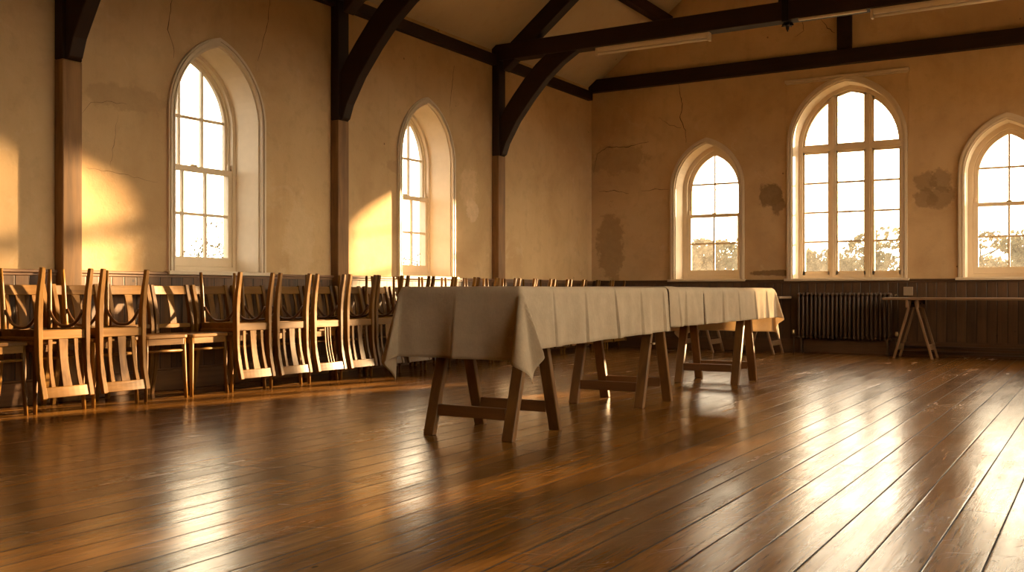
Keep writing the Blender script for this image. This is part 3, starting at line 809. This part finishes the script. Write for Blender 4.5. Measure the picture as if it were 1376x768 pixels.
c1 = cloth(X0, X1, 4.130, 5.975, .7690, lambda y: .37, lambda y: .315 - .035 * (y - 4.13) / 1.9, .365, 0, (4.44, 4.81, 5.18, 5.55, 5.90), (-2.815,), 5)
tag(c1, 'unbleached linen tablecloth nearer the viewer, hanging over the table end', 'tablecloth', 'linen tablecloths')
c2 = cloth(X0, X1, 5.965, 8.325, .7735, lambda y: .37, lambda y: .262 - .012 * (y - 5.96) / 2.3, 0, .375, (6.12, 6.27, 6.60, 7.0, 7.36, 7.75, 8.08), (-2.9,), 11, .013, .004)
tag(c2, 'unbleached linen tablecloth farther off, sunlit at its far end', 'tablecloth', 'linen tablecloths')

# ------------------------------------------------------------------ tables against the gable wall
G = 'pale trestles of the bare tables'
def bare_table(x0, x1, y0, y1, H, spots, label, tlab):
    bm = NB(); box(bm, x0, x1, y0, y1, H, H + .026); tag(obj('table_top', bm, M['board_x'], None, .005), label, 'table top', 'bare boards by the gable wall')
    for x, tl in zip(spots, tlab):
        trestle((x, (y0 + y1) / 2, 0), math.pi / 2, .19, .20, H, .036, .026, M['pale_trestle'], M['pale_trestle'], tl, G)
bare_table(-2.17, .35, 11.60, 12.16, .652, (-1.86, .05), 'bare wooden board on pale trestles under the window beside the radiator',
    ('thin pale trestle under the bare board end, beside the radiator', 'thin pale trestle at the far end of the bare board, by the side wall'))
bare_table(-4.75, -3.31, 11.58, 12.10, .66, (-3.60, -4.35), 'bare wooden board by the gable wall behind the linen-covered table',
    ('thin pale trestle seen past the far tablecloth corner', 'thin pale trestle by the gable wall, seen between the table legs'))

# ------------------------------------------------------------------ radiator under the grand window
rx0, rx1, ry = -3.27, -2.17, 12.215
t = empty('radiator', ((rx0 + rx1) / 2, ry, 0)); tag(t, 'brown painted column radiator on the panelling under the grand window', 'radiator')
def rbox(x0, x1, y0, y1, z0, z1, nm, mat='radiator', bev=.004, par=None):
    bm = NB(); cx = (rx0 + rx1) / 2; box(bm, x0 - cx, x1 - cx, y0 - ry, y1 - ry, z0, z1); return obj(nm, bm, M[mat], par or t, bev)
n = 22; p = (rx1 - rx0) / n
first = None
for i in range(n):
    x = rx0 + (i + .5) * p - (rx0 + rx1) / 2
    if first is None:
        bm = NB()
        for yy in (-.04, .04): tube(bm, [(0, yy, .20), (0, yy, .225), (0, yy, .66), (0, yy, .70)], [.012, .0165, .0165, .012], 10)
        for z in (.20, .70):
            tube(bm, [(0, -.055, z), (0, -.03, z + (.012 if z > .5 else -.012)), (0, .03, z + (.012 if z > .5 else -.012)), (0, .055, z)], [.014, .021, .021, .014], 10)
        first = c = obj('column', bm, M['radiator'], t, smooth=True)
    else: c = first.copy(); C.objects.link(c); c.parent = t
    c.location = (x, 0, 0)
for z in (.20, .70): 
    bm = NB(); tube(bm, [(-(rx1 - rx0) / 2, 0, z), ((rx1 - rx0) / 2, 0, z)], .018, 12); obj('header_pipe', bm, M['radiator'], t, smooth=True)
for s in (-1, 1):
    x = s * ((rx1 - rx0) / 2 - .05); bm = NB()
    box(bm, x - .02, x + .02, -.045, .045, 0, .02); box(bm, x - .012, x + .012, -.04, .04, .02, .185); obj('foot', bm, M['radiator'], t, .003)
    bm = NB(); X = s * (rx1 - rx0) / 2
    tube(bm, [(X, 0, .20), (X + s * .05, 0, .20)], .011, 10); tube(bm, [(X + s * .05, 0, .0), (X + s * .05, 0, .235)], [.010, .010], 10)
    v = obj('valve_pipe', bm, M['radiator'], t, smooth=True)
    bm = NB(); tube(bm, [(X + s * .05, 0, .225), (X + s * .05, 0, .245), (X + s * .05, 0, .275)], [.015, .019, .015], 12); obj('valve_cap', bm, M['brass'], v)
bm = NB(); tube(bm, [((rx1 - rx0) / 2 + .03, -.0, .70), ((rx1 - rx0) / 2 + .05, 0, .71)], .008, 8); obj('air_vent', bm, M['brass'], t)
# heating pipe along the skirting
bm = NB(); tube(bm, [(rx1 + .06, YB - .075, .045), (XR - .02, YB - .075, .045)], .017, 10); tube(bm, [(rx1 + .06, YB - .075, .105), (XR - .02, YB - .075, .105)], .014, 10)
tag(obj('heating_pipe', bm, M['radiator'], None, smooth=True), 'pair of brown heating pipes running along the gable skirting', 'pipe')
# small plate on the panelling
bm = NB(); box(bm, -2.06, -1.955, YB - .034, YB - .023, .70, .80); tag(obj('cover_plate', bm, M['plate'], None, .003), 'small pale square plate on dark panelling above the bare board', 'plate')

# ------------------------------------------------------------------ outside
bm = NB(); box(bm, -160, 120, -60, 200, -.30, -.13); g = struct(obj('ground', bm, M['grass']))
def tree(nm, loc, H, W, mat, label, group, n=900, lf=.30, trunk=.3):
    R = random.Random(hash((round(loc[0], 1), round(loc[1], 1))) & 0xffff)
    t = empty(nm, (*loc, -.13)); tag(t, label, 'tree' if nm == 'tree' else 'bush', group)
    bm = NB(); tube(bm, [(0, 0, 0), (.05, .03, H * trunk), (-.04, .06, H * .6), (0, 0, H * .9)], [H * .032, H * .024, H * .012, .01], 8)
    for k in range(7):
        a = R.uniform(0, 6.28); z = H * R.uniform(trunk * .6, .7); L = W * R.uniform(.3, .48)
        tube(bm, [(0, 0, z), (L * .5 * math.cos(a), L * .5 * math.sin(a), z + H * .10), (L * math.cos(a), L * math.sin(a), z + H * .2)], [H * .012, H * .008, .01], 6)
    obj('trunk', bm, M['bark'], t)
    bm = NB(); lobes = [(R.uniform(-.28, .28) * W, R.uniform(-.28, .28) * W, H * R.uniform(trunk + .12, .86), R.uniform(.20, .34)) for _ in range(9)]
    for k in range(n):
        cx, cy, cz, s = lobes[k % 9]
        d = Vector((R.gauss(0, 1), R.gauss(0, 1), R.gauss(0, 1))).normalized() * R.uniform(.45, 1) ** .5
        c = Vector((cx + d.x * s * W, cy + d.y * s * W, cz + d.z * s * H * .55))
        if c.z < .1: c.z = .1 + R.random() * .2
        u = Vector((R.gauss(0, 1), R.gauss(0, 1), R.gauss(0, 1))).normalized(); v = u.orthogonal().normalized(); w = u.cross(v); q = lf * R.uniform(.6, 1.3)
        bm.faces.new([bm.verts.new(c + v * q * .5), bm.verts.new(c + w * q * .3), bm.verts.new(c - v * q * .5), bm.verts.new(c - w * q * .3)])
    obj('foliage', bm, M[mat], t)
R = random.Random(5)
for i in range(13):
    x = -31 + i * 2.7 + R.uniform(-.5, .5)
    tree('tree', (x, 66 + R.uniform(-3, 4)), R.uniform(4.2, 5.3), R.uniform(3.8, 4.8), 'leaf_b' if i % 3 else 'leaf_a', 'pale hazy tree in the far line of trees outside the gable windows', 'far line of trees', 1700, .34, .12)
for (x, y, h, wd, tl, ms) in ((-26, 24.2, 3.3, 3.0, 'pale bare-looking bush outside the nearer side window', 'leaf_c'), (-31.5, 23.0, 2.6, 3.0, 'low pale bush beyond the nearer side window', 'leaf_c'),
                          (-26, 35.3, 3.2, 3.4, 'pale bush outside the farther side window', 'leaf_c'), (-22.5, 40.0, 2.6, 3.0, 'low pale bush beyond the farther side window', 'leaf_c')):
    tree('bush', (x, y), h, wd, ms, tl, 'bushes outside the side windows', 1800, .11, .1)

# ------------------------------------------------------------------ sun, sky, camera
sun_dir = Vector((.3417, .9398, .157)).normalized()          # towards the sun
L = bpy.data.lights.new('sun', 'SUN'); L.energy = 44; L.angle = math.radians(1.3); L.color = (1, .65, .32)
so = bpy.data.objects.new('sun', L); C.objects.link(so); so.rotation_euler = (-sun_dir).to_track_quat('-Z', 'Y').to_euler()

w = bpy.data.worlds.new('evening_sky'); SC.world = w; w.use_nodes = True; nt = w.node_tree; nt.nodes.clear()
o = nt.nodes.new('ShaderNodeOutputWorld'); bg = nt.nodes.new('ShaderNodeBackground'); tc = nt.nodes.new('ShaderNodeTexCoord')
dp = nt.nodes.new('ShaderNodeVectorMath'); dp.operation = 'DOT_PRODUCT'; dp.inputs[1].default_value = sun_dir
nt.links.new(tc.outputs['Generated'], dp.inputs[0])
rp = nt.nodes.new('ShaderNodeValToRGB'); e = rp.color_ramp.elements; e.new(.35); e.new(.68); e.new(.93)
mr = nt.nodes.new('ShaderNodeMapRange'); mr.inputs['From Min'].default_value = -1; nt.links.new(dp.outputs['Value'], mr.inputs['Value']); nt.links.new(mr.outputs[0], rp.inputs[0])
for el, (p_, c_) in zip(e, ((.0, (.40, .38, .34)), (.35, (.64, .56, .45)), (.68, (1.40, 1.12, .74)), (.93, (.92, .77, .56)), (1.0, (.98, .78, .50)))): el.position = p_; el.color = (*c_, 1)
sx = nt.nodes.new('ShaderNodeSeparateXYZ'); nt.links.new(tc.outputs['Generated'], sx.inputs[0])
el_ = nt.nodes.new('ShaderNodeMapRange'); nt.links.new(sx.outputs[2], el_.inputs['Value'])     # brighter, hazier towards the horizon
for k_, v_ in (('From Min', 0), ('From Max', .7), ('To Min', 13.5), ('To Max', 6.0)): el_.inputs[k_].default_value = v_
nt.links.new(rp.outputs[0], bg.inputs[0]); nt.links.new(el_.outputs[0], bg.inputs[1])
nt.links.new(bg.outputs[0], o.inputs[0])

cam = bpy.data.cameras.new('camera'); co = bpy.data.objects.new('camera', cam); C.objects.link(co); SC.camera = co
cam.sensor_width = 36; cam.lens = 36 * 1331 / 1376; cam.shift_y = 7.5 / 1376
co.location = (0, 0, .745); co.rotation_euler = (math.radians(90), 0, math.radians(31.07)); cam.clip_start = .02; cam.clip_end = 500

v = SC.view_settings; v.view_transform = 'Standard'; v.look = 'None'; v.gamma = 1; v.use_curve_mapping = False; v.exposure = 0.0
try:
    cy = SC.cycles; cy.use_denoising = True; cy.max_bounces = 10; cy.diffuse_bounces = 7; cy.glossy_bounces = 4; cy.transparent_max_bounces = 16
    cy.caustics_reflective = False; cy.caustics_refractive = False; cy.sample_clamp_indirect = 8; cy.blur_glossy = .5
except Exception: pass
